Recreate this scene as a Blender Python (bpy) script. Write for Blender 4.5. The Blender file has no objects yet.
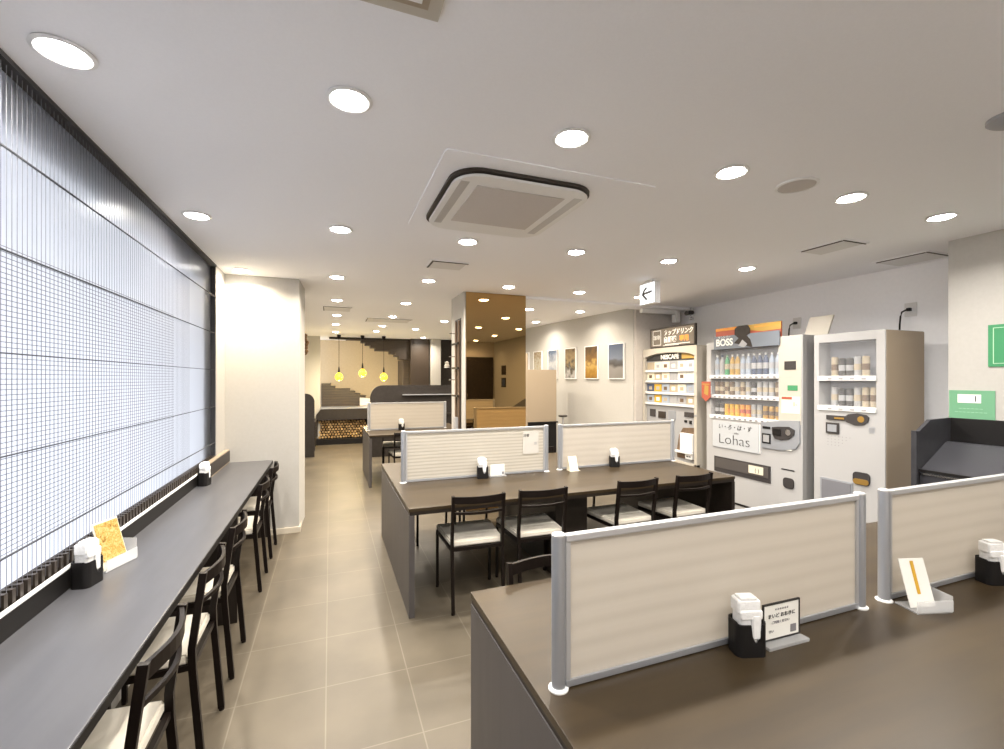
import bpy, bmesh, math, random
from mathutils import Vector, Matrix
random.seed(7)
PI = math.pi
SC = bpy.context.scene
COL = SC.collection
H = 1.53          # camera height
CZ = 2.53         # ceiling height

# ---------------------------------------------------------------- materials
def mat(name, col, rough=0.5, metal=0.0, coat=0.0, emit=None, estr=0.0, alpha=1.0, trans=0.0, spec=0.5, ior=1.45):
    m = bpy.data.materials.new(name); m.use_nodes = True
    b = m.node_tree.nodes['Principled BSDF']
    b.inputs['Base Color'].default_value = (*col, 1)
    b.inputs['Roughness'].default_value = rough
    b.inputs['Metallic'].default_value = metal
    b.inputs['Coat Weight'].default_value = coat
    b.inputs['IOR'].default_value = ior
    b.inputs['Specular IOR Level'].default_value = spec
    b.inputs['Transmission Weight'].default_value = trans
    b.inputs['Alpha'].default_value = alpha
    if emit:
        b.inputs['Emission Color'].default_value = (*emit, 1)
        b.inputs['Emission Strength'].default_value = estr
    return m

def noise_mat(name, c1, c2, rough=0.5, scale=(4, 4, 4), nscale=3.0, detail=5, coat=0.0, bump=0.0, metal=0.0, spec=0.5):
    m = mat(name, c1, rough, metal, coat, spec=spec); nt = m.node_tree; N = nt.nodes; L = nt.links
    b = N['Principled BSDF']
    tc = N.new('ShaderNodeTexCoord'); mp = N.new('ShaderNodeMapping'); mp.inputs['Scale'].default_value = scale
    nz = N.new('ShaderNodeTexNoise'); nz.inputs['Scale'].default_value = nscale; nz.inputs['Detail'].default_value = detail
    mx = N.new('ShaderNodeMix'); mx.data_type = 'RGBA'
    mx.inputs[6].default_value = (*c1, 1); mx.inputs[7].default_value = (*c2, 1)
    L.new(tc.outputs['Object'], mp.inputs['Vector']); L.new(mp.outputs['Vector'], nz.inputs['Vector'])
    rmp = N.new('ShaderNodeMapRange'); rmp.inputs['From Min'].default_value = .35; rmp.inputs['From Max'].default_value = .65
    L.new(nz.outputs['Fac'], rmp.inputs['Value']); L.new(rmp.outputs['Result'], mx.inputs[0])
    L.new(mx.outputs[2], b.inputs['Base Color'])
    if bump:
        bp = N.new('ShaderNodeBump'); bp.inputs['Strength'].default_value = bump; bp.inputs['Distance'].default_value = .01
        L.new(nz.outputs['Fac'], bp.inputs['Height']); L.new(bp.outputs['Normal'], b.inputs['Normal'])
    return m

def stripe_mat(name, c1, c2, period, width, rough=0.4, axis='Z', soft=0.3, alpha=1.0):
    """regular printed or moulded stripes across one axis"""
    m = mat(name, c1, rough, alpha=alpha); nt = m.node_tree; N = nt.nodes; L = nt.links
    b = N['Principled BSDF']
    tc = N.new('ShaderNodeTexCoord'); sx = N.new('ShaderNodeSeparateXYZ')
    L.new(tc.outputs['Object'], sx.inputs[0])
    dv = N.new('ShaderNodeMath'); dv.operation = 'DIVIDE'; dv.inputs[1].default_value = period
    nz = N.new('ShaderNodeTexNoise'); nz.inputs['Scale'].default_value = 2.0
    ns = N.new('ShaderNodeMath'); ns.operation = 'MULTIPLY_ADD'; ns.inputs[1].default_value = .25 * period
    L.new(tc.outputs['Object'], nz.inputs['Vector'])
    L.new(nz.outputs['Fac'], ns.inputs[0]); L.new(sx.outputs[axis], ns.inputs[2])
    L.new(ns.outputs[0], dv.inputs[0])
    fr = N.new('ShaderNodeMath'); fr.operation = 'FRACT'; L.new(dv.outputs[0], fr.inputs[0])
    pp = N.new('ShaderNodeMath'); pp.operation = 'PINGPONG'; pp.inputs[1].default_value = .5; L.new(fr.outputs[0], pp.inputs[0])
    mr = N.new('ShaderNodeMapRange'); mr.inputs['From Min'].default_value = width; mr.inputs['From Max'].default_value = width + soft
    mr.inputs['To Min'].default_value = 1; mr.inputs['To Max'].default_value = 0
    L.new(pp.outputs[0], mr.inputs['Value'])
    mx = N.new('ShaderNodeMix'); mx.data_type = 'RGBA'
    mx.inputs[6].default_value = (*c1, 1); mx.inputs[7].default_value = (*c2, 1)
    L.new(mr.outputs['Result'], mx.inputs[0]); L.new(mx.outputs[2], b.inputs['Base Color'])
    bp = N.new('ShaderNodeBump'); bp.inputs['Strength'].default_value = .25; bp.inputs['Distance'].default_value = .002; bp.invert = True
    L.new(mr.outputs['Result'], bp.inputs['Height']); L.new(bp.outputs['Normal'], b.inputs['Normal'])
    return m

M = {}
M['ceiling'] = noise_mat('ceiling_paint', (.93, .93, .95), (.915, .915, .935), .9, nscale=30, bump=.02)
M['wall'] = noise_mat('wall_paint', (.48, .465, .435), (.465, .45, .42), .85, nscale=12, bump=.02)
M['wall_dark'] = noise_mat('wall_taupe', (.60, .56, .52), (.57, .53, .49), .85, nscale=8)
M['wall_niche'] = noise_mat('wall_grey_paint', (.92, .92, .94), (.90, .90, .92), .85, nscale=8)
M['dark_panel'] = noise_mat('dark_brown_panel', (.024, .018, .015), (.034, .026, .021), .45, nscale=5)
M['black'] = mat('black_paint', (.010, .009, .009), .5, spec=.3)
M['chair_frame'] = mat('black_brown_steel', (.008, .005, .004), .4, spec=.25)
M['cushion'] = noise_mat('cream_vinyl', (.82, .77, .67), (.76, .71, .61), .5, nscale=3)
M['table'] = noise_mat('taupe_laminate', (.050, .034, .017), (.038, .026, .014), .36, scale=(1.2, 9, 9), nscale=1.6, detail=7, spec=.38)
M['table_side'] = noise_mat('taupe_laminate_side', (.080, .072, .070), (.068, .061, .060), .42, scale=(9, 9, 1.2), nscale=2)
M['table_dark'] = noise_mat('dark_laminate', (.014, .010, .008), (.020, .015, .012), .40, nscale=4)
M['counter'] = noise_mat('grey_laminate', (.092, .092, .099), (.080, .080, .087), .32, scale=(9, 1.5, 9), nscale=2)
M['alu'] = mat('satin_aluminium', (.50, .52, .56), .35, .7)
M['alu_light'] = mat('pale_aluminium', (.56, .56, .57), .35, .5)
M['screen'] = stripe_mat('cream_ribbed_screen', (.68, .65, .59), (.53, .50, .44), .027, .02, .38)
M['screen_plain'] = stripe_mat('cream_screen', (.67, .63, .57), (.635, .595, .535), .055, .05, .38)
M['white'] = mat('white_plastic', (.82, .82, .81), .35)
M['white_gloss'] = mat('white_enamel', (.46, .455, .455), .25, coat=.3)
M['cream_gloss'] = mat('cream_enamel', (.54, .50, .43), .3, coat=.3)
M['beige_gloss'] = mat('beige_enamel', (.37, .30, .22), .35)
M['tissue'] = noise_mat('white_tissue', (.88, .88, .87), (.82, .82, .81), .9, nscale=20, bump=.2)
M['paper'] = mat('white_paper', (.84, .83, .78), .7)
M['cream_paper'] = mat('cream_paper', (.80, .74, .60), .7)
M['ink'] = mat('black_ink', (.03, .028, .026), .6)
M['grey_ink'] = mat('grey_ink', (.22, .21, .22), .6)
M['acrylic'] = mat('clear_acrylic', (.90, .91, .92), .08, alpha=.35)
M['green'] = mat('green_card', (.055, .27, .12), .5)
M['green_light'] = mat('pale_green_ink', (.45, .68, .48), .6)
M['red'] = mat('brick_red_card', (.42, .10, .06), .5)
M['orange'] = mat('orange_card', (.72, .30, .05), .5)
M['gold'] = mat('gold_card', (.45, .28, .07), .5)
M['yellow'] = mat('yellow_ink', (.62, .36, .03), .6)
M['blue'] = mat('slate_blue_print', (.06, .08, .14), .5)
M['paleblue'] = mat('pale_blue_print', (.34, .39, .47), .5)
M['beige'] = mat('beige_print', (.42, .35, .25), .5)
M['greyprint'] = mat('grey_print', (.36, .36, .37), .5)
M['display_back'] = mat('pale_grey_liner', (.42, .43, .47), .5)
M['outlet_dark'] = mat('dark_grey_outlet_flap', (.20, .20, .22), .3)  # even dark grey for the narrow machine's flap
M['pane_glass'] = mat('display_pane', (.95, .97, 1.0), .03, alpha=.05, spec=.5)
M['sage_panel'] = mat('silver_grey_panel', (.40, .42, .46), .35, .4)
M['smoke'] = mat('smoked_window', (.055, .050, .050), .15)
M['brass'] = mat('brass_tone', (.50, .30, .08), .35, .6)
M['bronze'] = mat('bronze_mirror', (.50, .335, .15), .015, 1.0)
M['lens'] = mat('downlight_lens', (1, 1, 1), .5, emit=(1.0, .95, .88), estr=35.0)
M['exit'] = mat('lit_sign_face', (.9, .9, .9), .5, emit=(.92, .97, 1.0), estr=.75)
M['globe'] = mat('lit_yellow_glass', (.9, .65, .05), .2, emit=(1.0, .66, .04), estr=.9)
M['stair'] = noise_mat('grey_brown_boards', (.085, .064, .046), (.055, .044, .036), .5, scale=(1.5, 4, 14), nscale=3)
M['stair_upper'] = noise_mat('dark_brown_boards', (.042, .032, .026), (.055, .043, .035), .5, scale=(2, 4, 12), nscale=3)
M['slate'] = noise_mat('charcoal_panel', (.020, .016, .014), (.027, .022, .019), .5, nscale=4)
M['station'] = noise_mat('graphite_panel', (.040, .040, .046), (.050, .050, .056), .3, nscale=4)
M['log_end'] = noise_mat('split_wood_end', (.50, .33, .15), (.34, .20, .08), .8, nscale=30)
M['log_end2'] = noise_mat('pale_split_wood', (.62, .44, .22), (.42, .27, .12), .8, nscale=26)
M['bark'] = noise_mat('brown_bark', (.13, .075, .035), (.22, .13, .06), .9, nscale=30, bump=.4)
M['rail'] = noise_mat('walnut_post', (.17, .11, .07), (.12, .08, .05), .5, scale=(9, 9, 1.5), nscale=3)
M['chrome'] = mat('bright_metal', (.7, .7, .72), .2, 1.0)
M['vent_dark'] = mat('shadow_gap_brown', (.035, .026, .020), .5)
M['vent_cover'] = mat('ceiling_tone_cover', (.74, .73, .72), .8)
M['vent_face'] = noise_mat('warm_grey_mesh', (.60, .56, .53), (.57, .53, .50), .8, nscale=60)
M['outside'] = mat('pale_outdoor_paving', (.55, .55, .55), .9)
M['frame_and_shade'] = mat('dark_frame_and_shade_block', (.05, .05, .055), .8)  # window frame colour, also on the shade blocks added outside
M['grid'] = mat('steel_grating', (.16, .16, .18), .5, .3)
M['baseboard'] = mat('pale_baseboard', (.62, .56, .46), .5)

def floor_material():
    m = mat('porcelain_floor_tile', (.3, .25, .2), .38); nt = m.node_tree; N = nt.nodes; L = nt.links; b = N['Principled BSDF']
    tc = N.new('ShaderNodeTexCoord'); mp = N.new('ShaderNodeMapping'); mp.inputs['Location'].default_value = (.415, -2.42, 0)
    L.new(tc.outputs['Object'], mp.inputs['Vector'])
    br = N.new('ShaderNodeTexBrick'); br.offset = 0; br.squash = 1
    br.inputs['Scale'].default_value = 1; br.inputs['Brick Width'].default_value = .397; br.inputs['Row Height'].default_value = .46
    br.inputs['Mortar Size'].default_value = .0035; br.inputs['Mortar Smooth'].default_value = .3
    br.inputs['Color1'].default_value = (.104, .086, .061, 1); br.inputs['Color2'].default_value = (.110, .091, .065, 1)
    br.inputs['Mortar'].default_value = (.160, .138, .104, 1)
    L.new(mp.outputs['Vector'], br.inputs['Vector'])
    nz = N.new('ShaderNodeTexNoise'); nz.inputs['Scale'].default_value = 2.2; nz.inputs['Detail'].default_value = 8
    L.new(tc.outputs['Object'], nz.inputs['Vector'])
    mr = N.new('ShaderNodeMapRange'); mr.inputs['From Min'].default_value = .3; mr.inputs['From Max'].default_value = .7
    mr.inputs['To Min'].default_value = .78; mr.inputs['To Max'].default_value = 1.18
    L.new(nz.outputs['Fac'], mr.inputs['Value'])
    mx = N.new('ShaderNodeMix'); mx.data_type = 'RGBA'; mx.blend_type = 'MULTIPLY'; mx.inputs[0].default_value = 1
    L.new(br.outputs['Color'], mx.inputs[6]); L.new(mr.outputs['Result'], mx.inputs[7]); L.new(mx.outputs[2], b.inputs['Base Color'])
    return m
def translucify(m, fac, col):
    nt = m.node_tree; N = nt.nodes; L = nt.links
    tr = N.new('ShaderNodeBsdfTranslucent'); tr.inputs['Color'].default_value = (*col, 1)
    src = N['Principled BSDF'].inputs['Base Color'].links
    if src: L.new(src[0].from_socket, tr.inputs['Color'])
    mx = N.new('ShaderNodeMixShader'); mx.inputs[0].default_value = fac
    out = N['Material Output']
    L.new(N['Principled BSDF'].outputs[0], mx.inputs[1]); L.new(tr.outputs[0], mx.inputs[2]); L.new(mx.outputs[0], out.inputs['Surface'])
translucify(M['screen'], .45, (.8, .75, .65)); translucify(M['screen_plain'], .45, (.8, .75, .65))
M['floor'] = floor_material()

def pane_material():
    m = bpy.data.materials.new('frosted_window_glass'); m.use_nodes = True
    nt = m.node_tree; N = nt.nodes; L = nt.links
    N.remove(N['Principled BSDF'])
    tr = N.new('ShaderNodeBsdfTranslucent'); tr.inputs['Color'].default_value = (.72, .73, .755, 1)
    gl = N.new('ShaderNodeBsdfGlossy'); gl.inputs['Roughness'].default_value = .25
    mx = N.new('ShaderNodeMixShader'); mx.inputs[0].default_value = .07
    L.new(tr.outputs[0], mx.inputs[1]); L.new(gl.outputs[0], mx.inputs[2]); L.new(mx.outputs[0], N['Material Output'].inputs['Surface'])
    return m
M['pane'] = pane_material()

# ---------------------------------------------------------------- mesh builder
class MB:
    def __init__(s): s.bm = bmesh.new()
    def _add(s, tmp, mi):
        for f in tmp.faces: f.material_index = mi
        me = bpy.data.meshes.new('t'); tmp.to_mesh(me); s.bm.from_mesh(me); bpy.data.meshes.remove(me); tmp.free()
    def box(s, x0, x1, y0, y1, z0, z1, b=0.0, mi=0, seg=2):
        t = bmesh.new(); bmesh.ops.create_cube(t, size=1)
        bmesh.ops.scale(t, vec=(abs(x1-x0), abs(y1-y0), abs(z1-z0)), verts=t.verts)
        bmesh.ops.translate(t, vec=((x0+x1)/2, (y0+y1)/2, (z0+z1)/2), verts=t.verts)
        if b: bmesh.ops.bevel(t, geom=t.edges[:], offset=b, segments=seg, affect='EDGES', profile=.7)
        s._add(t, mi); return s
    def cyl(s, p0, p1, r, n=16, r2=None, mi=0, caps=True):
        p0, p1 = Vector(p0), Vector(p1); d = p1-p0
        t = bmesh.new(); bmesh.ops.create_cone(t, cap_ends=caps, segments=n, radius1=r, radius2=r if r2 is None else r2, depth=d.length)
        q = Vector((0, 0, 1)).rotation_difference(d.normalized())
        bmesh.ops.transform(t, matrix=Matrix.Translation((p0+p1)/2) @ q.to_matrix().to_4x4(), verts=t.verts)
        s._add(t, mi); return s
    def sphere(s, c, r, sc=(1, 1, 1), n=16, mi=0):
        t = bmesh.new(); bmesh.ops.create_uvsphere(t, u_segments=n, v_segments=n//2+2, radius=r)
        bmesh.ops.scale(t, vec=sc, verts=t.verts); bmesh.ops.translate(t, vec=c, verts=t.verts)
        s._add(t, mi); return s
    def prism(s, poly, axis, a, b, mi=0, bev=0.0):
        """extrude a 2-D outline along an axis from a to b. axis x: (y,z); y: (x,z); z: (x,y)"""
        t = bmesh.new()
        def P(u, v, w): return {'x': (w, u, v), 'y': (u, w, v), 'z': (u, v, w)}[axis]
        v0 = [t.verts.new(P(u, v, a)) for u, v in poly]; v1 = [t.verts.new(P(u, v, b)) for u, v in poly]
        t.faces.new(v0); t.faces.new(v1[::-1]); n = len(poly)
        for i in range(n): t.faces.new((v0[i], v0[(i+1) % n], v1[(i+1) % n], v1[i]))
        bmesh.ops.recalc_face_normals(t, faces=t.faces[:])
        if bev: bmesh.ops.bevel(t, geom=t.edges[:], offset=bev, segments=2, affect='EDGES')
        s._add(t, mi); return s
    def lathe(s, prof, c=(0, 0, 0), n=24, mi=0):
        t = bmesh.new(); rings = []
        for r, z in prof:
            rings.append([t.verts.new((c[0]+r*math.cos(2*PI*k/n), c[1]+r*math.sin(2*PI*k/n), c[2]+z)) for k in range(n)])
        for a, b in zip(rings, rings[1:]):
            for k in range(n): t.faces.new((a[k], a[(k+1) % n], b[(k+1) % n], b[k]))
        if prof[0][0] > 1e-5: t.faces.new(rings[0][::-1])
        if prof[-1][0] > 1e-5: t.faces.new(rings[-1])
        bmesh.ops.remove_doubles(t, verts=t.verts, dist=1e-6)
        bmesh.ops.recalc_face_normals(t, faces=t.faces[:])
        s._add(t, mi); return s
    def sweep(s, pts, w, h, mi=0, up=(0, 0, 1)):
        """rectangular bar (w across, h along up) swept through points"""
        t = bmesh.new(); pts = [Vector(p) for p in pts]; rings = []; U = Vector(up)
        for i, p in enumerate(pts):
            d = (pts[min(i+1, len(pts)-1)]-pts[max(i-1, 0)]).normalized()
            side = d.cross(U).normalized(); u = side.cross(d).normalized()
            rings.append([t.verts.new(p+side*a*w/2+u*b*h/2) for a, b in ((-1, -1), (1, -1), (1, 1), (-1, 1))])
        for a, b in zip(rings, rings[1:]):
            for k in range(4): t.faces.new((a[k], a[(k+1) % 4], b[(k+1) % 4], b[k]))
        t.faces.new(rings[0][::-1]); t.faces.new(rings[-1])
        bmesh.ops.recalc_face_normals(t, faces=t.faces[:])
        s._add(t, mi); return s
    def tube(s, pts, r, n=8, mi=0):
        t = bmesh.new(); pts = [Vector(p) for p in pts]; rings = []
        for i, p in enumerate(pts):
            d = (pts[min(i+1, len(pts)-1)]-pts[max(i-1, 0)]).normalized()
            U = Vector((0, 0, 1)) if abs(d.z) < .9 else Vector((1, 0, 0))
            a = d.cross(U).normalized(); b = a.cross(d).normalized()
            rings.append([t.verts.new(p+a*r*math.cos(2*PI*k/n)+b*r*math.sin(2*PI*k/n)) for k in range(n)])
        for a, b in zip(rings, rings[1:]):
            for k in range(n): t.faces.new((a[k], a[(k+1) % n], b[(k+1) % n], b[k]))
        t.faces.new(rings[0][::-1]); t.faces.new(rings[-1])
        bmesh.ops.recalc_face_normals(t, faces=t.faces[:])
        s._add(t, mi); return s
    def build(s, name, m, parent=None, smooth=False, loc=None):
        me = bpy.data.meshes.new(name); s.bm.to_mesh(me); s.bm.free()
        for mm in (m if isinstance(m, (list, tuple)) else [m]): me.materials.append(M[mm] if isinstance(mm, str) else mm)
        if smooth:
            for p in me.polygons: p.use_smooth = True
        o = bpy.data.objects.new(name, me); COL.objects.link(o)
        if smooth:
            md = o.modifiers.new('e', 'EDGE_SPLIT'); md.split_angle = math.radians(35)
        if parent: o.parent = parent
        if loc: o.location = loc
        return o

def thing(name, label, cat, loc=(0, 0, 0), rz=0, group=None):
    o = bpy.data.objects.new(name, None); COL.objects.link(o); o.empty_display_size = .1
    o.location = loc; o.rotation_euler = (0, 0, rz); return tag(o, label, cat, group)
def tag(o, label, cat, group=None):
    o['label'] = label; o['category'] = cat
    if group: o['group'] = group
    return o
def struct(o): o['kind'] = 'structure'; return o
def dup(root, loc=None, rz=None, label=None, group=None):
    def cp(o, par):
        c = o.copy(); COL.objects.link(c); c.parent = par
        for ch in list(o.children): cp(ch, c)
        return c
    r = cp(root, None)
    if loc is not None: r.location = loc
    if rz is not None: r.rotation_euler = (0, 0, rz)
    if label: r['label'] = label
    if group: r['group'] = group
    return r
FACE = {'-x': (PI/2, 0, -PI/2), '-y': (PI/2, 0, 0), '+y': (PI/2, 0, PI), '+x': (PI/2, 0, PI/2)}
def text(body, loc, size, m, parent, face='-x', depth=.0006, sx=1.0, shear=0.0, bold=0.0, name='lettering', align='CENTER', rot=None):
    cu = bpy.data.curves.new(name, 'FONT'); cu.body = body; cu.size = size; cu.extrude = depth; cu.shear = shear; cu.offset = bold
    cu.align_x = align; cu.align_y = 'CENTER'
    cu.materials.append(M[m]); tmp = bpy.data.objects.new('tmp', cu); COL.objects.link(tmp)
    me = bpy.data.meshes.new_from_object(tmp.evaluated_get(bpy.context.evaluated_depsgraph_get()))
    bpy.data.objects.remove(tmp); bpy.data.curves.remove(cu); me.name = name
    o = bpy.data.objects.new(name, me); COL.objects.link(o)
    o.parent = parent; o.location = loc; o.rotation_euler = rot or FACE[face]; o.scale = (sx, 1, 1); return o
def rrect(x0, x1, y0, y1, r, n=6):
    P = []
    for cx, cy, a in ((x1-r, y1-r, 0), (x0+r, y1-r, 90), (x0+r, y0+r, 180), (x1-r, y0+r, 270)):
        for k in range(n+1):
            t = math.radians(a+90*k/n); P.append((cx+r*math.cos(t), cy+r*math.sin(t)))
    return P

# ---------------------------------------------------------------- room shell
XW = -.935
struct(MB().box(-1.2, 5.2, -1.9, 12.8, -.1, 0).build('floor', 'floor'))
struct(MB().box(-1.2, 5.2, -1.9, 12.8, CZ, CZ+.12).build('ceiling', 'ceiling'))
wl = MB()
wl.box(XW-.12, XW, -1.9, 4.62, 0, .80)
wl.box(XW-.12, XW, 4.62, 4.968, 0, CZ)
wl.prism([(XW-.12, 4.968), (-.29, 4.968), (-.262, 5.50), (-.55, 5.50), (-.62, 11.4), (-.215, 11.4), (-.215, 11.5), (-1.05, 11.5)], 'z', 0, CZ)
struct(wl.build('wall_left', 'wall'))
struct(MB().box(-1.1, 4.2, 12.5, 12.6, 0, CZ).build('wall_far', noise_mat('warm_beige_paint', (.56, .47, .34), (.53, .44, .32), .85, nscale=6)))
struct(MB().box(-1.1, 4.2, -1.8, -1.7, 0, CZ).build('wall_back', 'wall_dark'))
struct(MB().box(4.2, 4.9, -1.8, 1.935, 0, CZ).build('wall_right', 'wall'))
struct(MB().box(4.78, 4.9, 1.935, 5.29, 0, CZ).build('wall_vending', 'wall_niche'))
A_, B_ = Vector((3.97, 5.25)), Vector((3.60, 8.6)); D_ = (B_-A_).normalized()
E_ = A_+D_*7.4
struct(MB().prism([(3.97, 5.29), (4.9, 5.29), (4.9, 12.6), (E_.x, 12.5), (3.60, 8.6)], 'z', 0, CZ).build('wall_gallery', 'wall'))
# niche end skin, slightly darker paint, and a shallow ceiling beam
struct(MB().box(3.985, 4.78, 5.262, 5.289, 0, CZ-.03).build('wall_niche', 'wall_dark'))
struct(MB().box(2.2, 4.78, 5.02, 5.262, CZ-.03, CZ).build('trim_1', 'ceiling'))
struct(MB().box(XW, -.29, 4.956, 4.968, 0, .055).box(-.29, -.278, 4.956, 5.5, 0, .055).build('baseboard_left', 'baseboard'))
# door behind the camera, seen in the bronze mirror
d = struct(MB().box(3.3, 4.16, -1.7, -1.66, 0, 2.12).build('door_1', 'dark_panel'))
MB().box(3.40, 3.42, -1.66, -1.60, .85, 1.15, .004).build('door_handle', 'chrome', d)

# window wall: frosted panes, steel grating in front, dark head and sill
win = struct(MB().box(XW-.05, XW-.04, -1.7, 4.6, .80, CZ).build('window_1', 'pane'))
fr = MB()
fr.box(XW-.05, XW+.004, -1.7, 4.62, CZ-.018, CZ)
fr.box(XW-.045, XW-.003, 4.600, 4.606, .80, CZ)
for z in (.975, 1.29, 1.61, 1.93, 2.25): fr.box(XW-.012, XW-.004, -1.7, 4.6, z-.0016, z+.0016)
fr.build('window_frame', 'frame_and_shade', win)
gr = MB()
y = -1.69
while y < 3.85:
    gr.box(XW-.010, XW-.0092, y-.0015, y+.0015, .83, CZ-.02); y += .0262
gr.build('grating_bars', 'grid', win)
gw = MB(); z = .985
while z < 1.95:
    gw.box(XW-.012, XW-.0113, -1.7, 3.5, z-.0012, z+.0012); z += .0165
gw.build('grating_wires', 'grid', win)
cb = MB(); y = -1.69
while y < 4.58:
    cb.box(XW-.03, XW-.002, y, y+.018, .80, .865); y += .0393
cb.box(XW-.038, XW-.030, -1.7, 4.6, .80, .865)
cb.build('sill_comb', 'vent_dark', win)
# unseen slab and block added outside to shade the panes, then the pavement
struct(MB().box(-2.3, XW-.15, -2.5, 4.9, CZ-.21, CZ+.12).build('added_shade_slab', 'frame_and_shade'))
struct(MB().box(-2.4, XW-.13, 4.35, 4.9, 0, CZ).build('added_shade_block', 'frame_and_shade'))
struct(MB().box(-9, -1.2, -9, 14, -.12, -.02).build('ground_outside', 'outside'))

# ---------------------------------------------------------------- ceiling lights
lx = [-.76, .065, .935, 1.81, 2.68, 3.52]
names_x = ['in the line over the window counter', 'in the second line from the window', 'in the third line from the window', 'in the fourth line from the window', 'in the fifth line from the window', 'in the sixth line from the window']
names_y = {0: 'first row', 1: 'second row', 2: 'third row', 3: 'fourth row', 4: 'fifth row', 5: 'sixth row', 6: 'seventh row'}
spots = []
names_y[7] = 'row behind the camera'; names_y[8] = 'last row behind the camera'
for i, x in enumerate(lx):
    spots.append((x, .22, i, 7)); spots.append((x, -1.20, i, 8))
for i, x in enumerate(lx):
    spots.append((x, 1.77 if i == 0 else 1.71 if i == 1 else 1.655, i, 0))
    spots.append((x, 3.25-.04*i, i, 1))
    if i: spots.append((x, 4.73 if i == 1 else 4.57, i, 2))
spots.append((-.76, 4.74, 0, 2))
for x, y, i, j in ((.083, 6.11, 1, 3), (.935, 6.03, 2, 3), (2.658, 5.93, 4, 3), (3.46, 5.87, 5, 3), (.10, 7.55, 1, 4), (.935, 7.4, 2, 4), (1.85, 7.7, 3, 4), (2.66, 7.4, 4, 4), (3.36, 7.2, 5, 4),
                   (.10, 8.8, 1, 5), (.92, 8.75, 2, 5), (1.6, 9.1, 3, 5), (.11, 10.2, 1, 6), (.9, 9.77, 2, 6), (2.1, 10.9, 3, 6)):
    spots.append((x, y, i, j))
def make_light(label):
    t = thing('ceiling_downlight', label, 'ceiling light', (0, 0, CZ), 0, 'recessed ceiling downlights')
    MB().lathe([(.062, -.001), (.078, -.0015), (.080, -.005), (.068, -.009), (.060, -.006), (.062, -.001)], n=28).build('trim_ring', 'white', t, True)
    MB().lathe([(0, -.017), (.030, -.016), (.050, -.011), (.059, -.004), (.059, -.001), (0, -.001)], n=28).build('lamp_lens', 'lens', t)
    return t
proto = None
for x, y, i, j in spots:
    lab = f'round ceiling downlight {names_x[i]}, {names_y[j]}'
    if proto is None:
        proto = make_light(lab); proto.location = (x, y, CZ)
    else: dup(proto, (x, y, CZ), 0, lab)
    ld = bpy.data.lights.new('downlight', 'AREA'); ld.shape = 'DISK'; ld.size = .11
    far = y > 5
    ld.energy = 4.0 if j >= 7 else 9.5 if j == 0 else 11 if not far else 13
    ld.color = (1.0, .88, .72) if y > 3.9 else (1.0, .945, .87)
    if i == 0 and j == 2: ld.energy = 13; ld.color = (1.0, .84, .62)
    if i == 5 and far: ld.energy = 7
    ld.spread = math.radians(150)
    lo = bpy.data.objects.new('downlight', ld); COL.objects.link(lo); lo.location = (x, y, CZ-.020)

# ---------------------------------------------------------------- ceiling equipment
ac = thing('air_conditioner', 'large square white ceiling cassette air conditioner with grey grille and dark shadow gap', 'air conditioner', (.97, 2.39, CZ))
MB().prism(rrect(-.50, .62, -.47, .58, .02), 'z', -.006, 0).build('recess_board', 'ceiling', ac)
MB().prism(rrect(-.425, .345, -.365, .478, .15, 10), 'z', -.020, -.006).build('shadow_gap', 'vent_dark', ac)
MB().prism(rrect(-.408, .340, -.346, .472, .14, 10), 'z', -.036, -.024, bev=.004).prism(rrect(-.36, .30, -.30, .42, .10, 6), 'z', -.024, -.020).build('face_panel', 'white', ac)
MB().box(-.285, .205, -.235, .295, -.039, -.034, .002).build('intake_grille', 'vent_face', ac)
for nm, x0, x1, y0, y1 in (('outlet_flap', -.375, -.33, -.26, .36), ('outlet_flap', .25, .30, -.26, .36)):
    MB().box(x0, x1, y0, y1, -.037, -.034, .001).build(nm, 'alu_light', ac)

def square_vent(loc, w, dpt, label, name='ceiling_vent', lines=True):
    t = thing(name, label, 'vent', loc)
    MB().box(-w/2, w/2, -dpt/2, dpt/2, -.008, 0, .002).build('frame', 'ceiling', t)
    MB().box(-w/2+.03, w/2-.03, -dpt/2+.03, dpt/2-.03, -.012, -.008).build('cover', 'vent_cover', t)
    MB().box(-w/2+.012, w/2-.012, -dpt/2+.014, -dpt/2+.022, -.013, -.008).box(-w/2+.012, -w/2+.025, -dpt/2+.03, dpt/2-.03, -.013, -.008).build('slot', 'vent_dark', t)
    return t
square_vent((.96, 3.89, CZ), .34, .28, 'small square ceiling vent between the cassette unit and the pillar')
square_vent((3.55, 2.33, CZ), .27, .36, 'square ceiling vent with dark slot, nearer the camera of two by the vending machines')
square_vent((4.52, 2.32, CZ), .36, .40, 'square ceiling vent with dark slot right above the wall side of the vending machines')
t = square_vent((.93, 7.9, CZ), .75, .50, 'wide flat ceiling vent with dark rim before the stairs')
square_vent((.10, 6.85, CZ), .40, .44, 'faint square ceiling vent between the downlights over the aisle')
t = thing('ceiling_hatch', 'square framed ceiling hatch at the very top edge above the aisle', 'ceiling hatch', (.08, 1.04, CZ))
MB().box(-.2, .2, -.2, .2, -.012, 0, .003).build('outer_frame', 'cream_gloss', t)
MB().box(-.165, .165, -.165, .165, -.016, -.012, .002).build('inner_frame', 'beige_gloss', t)
MB().box(-.145, .145, -.145, .145, -.020, -.016, .002).build('panel', 'white', t)
t = thing('ceiling_speaker', 'flat round grey ceiling speaker between two downlights', 'speaker', (2.25, 1.65, CZ))
MB().lathe([(.098, 0), (.098, -.006), (.086, -.009), (.086, -.004)], n=32).build('rim', 'white', t, True)
MB().lathe([(0, -.007), (.084, -.007), (.084, -.001), (0, -.001)], n=32).build('mesh_grille', 'vent_face', t)
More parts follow.
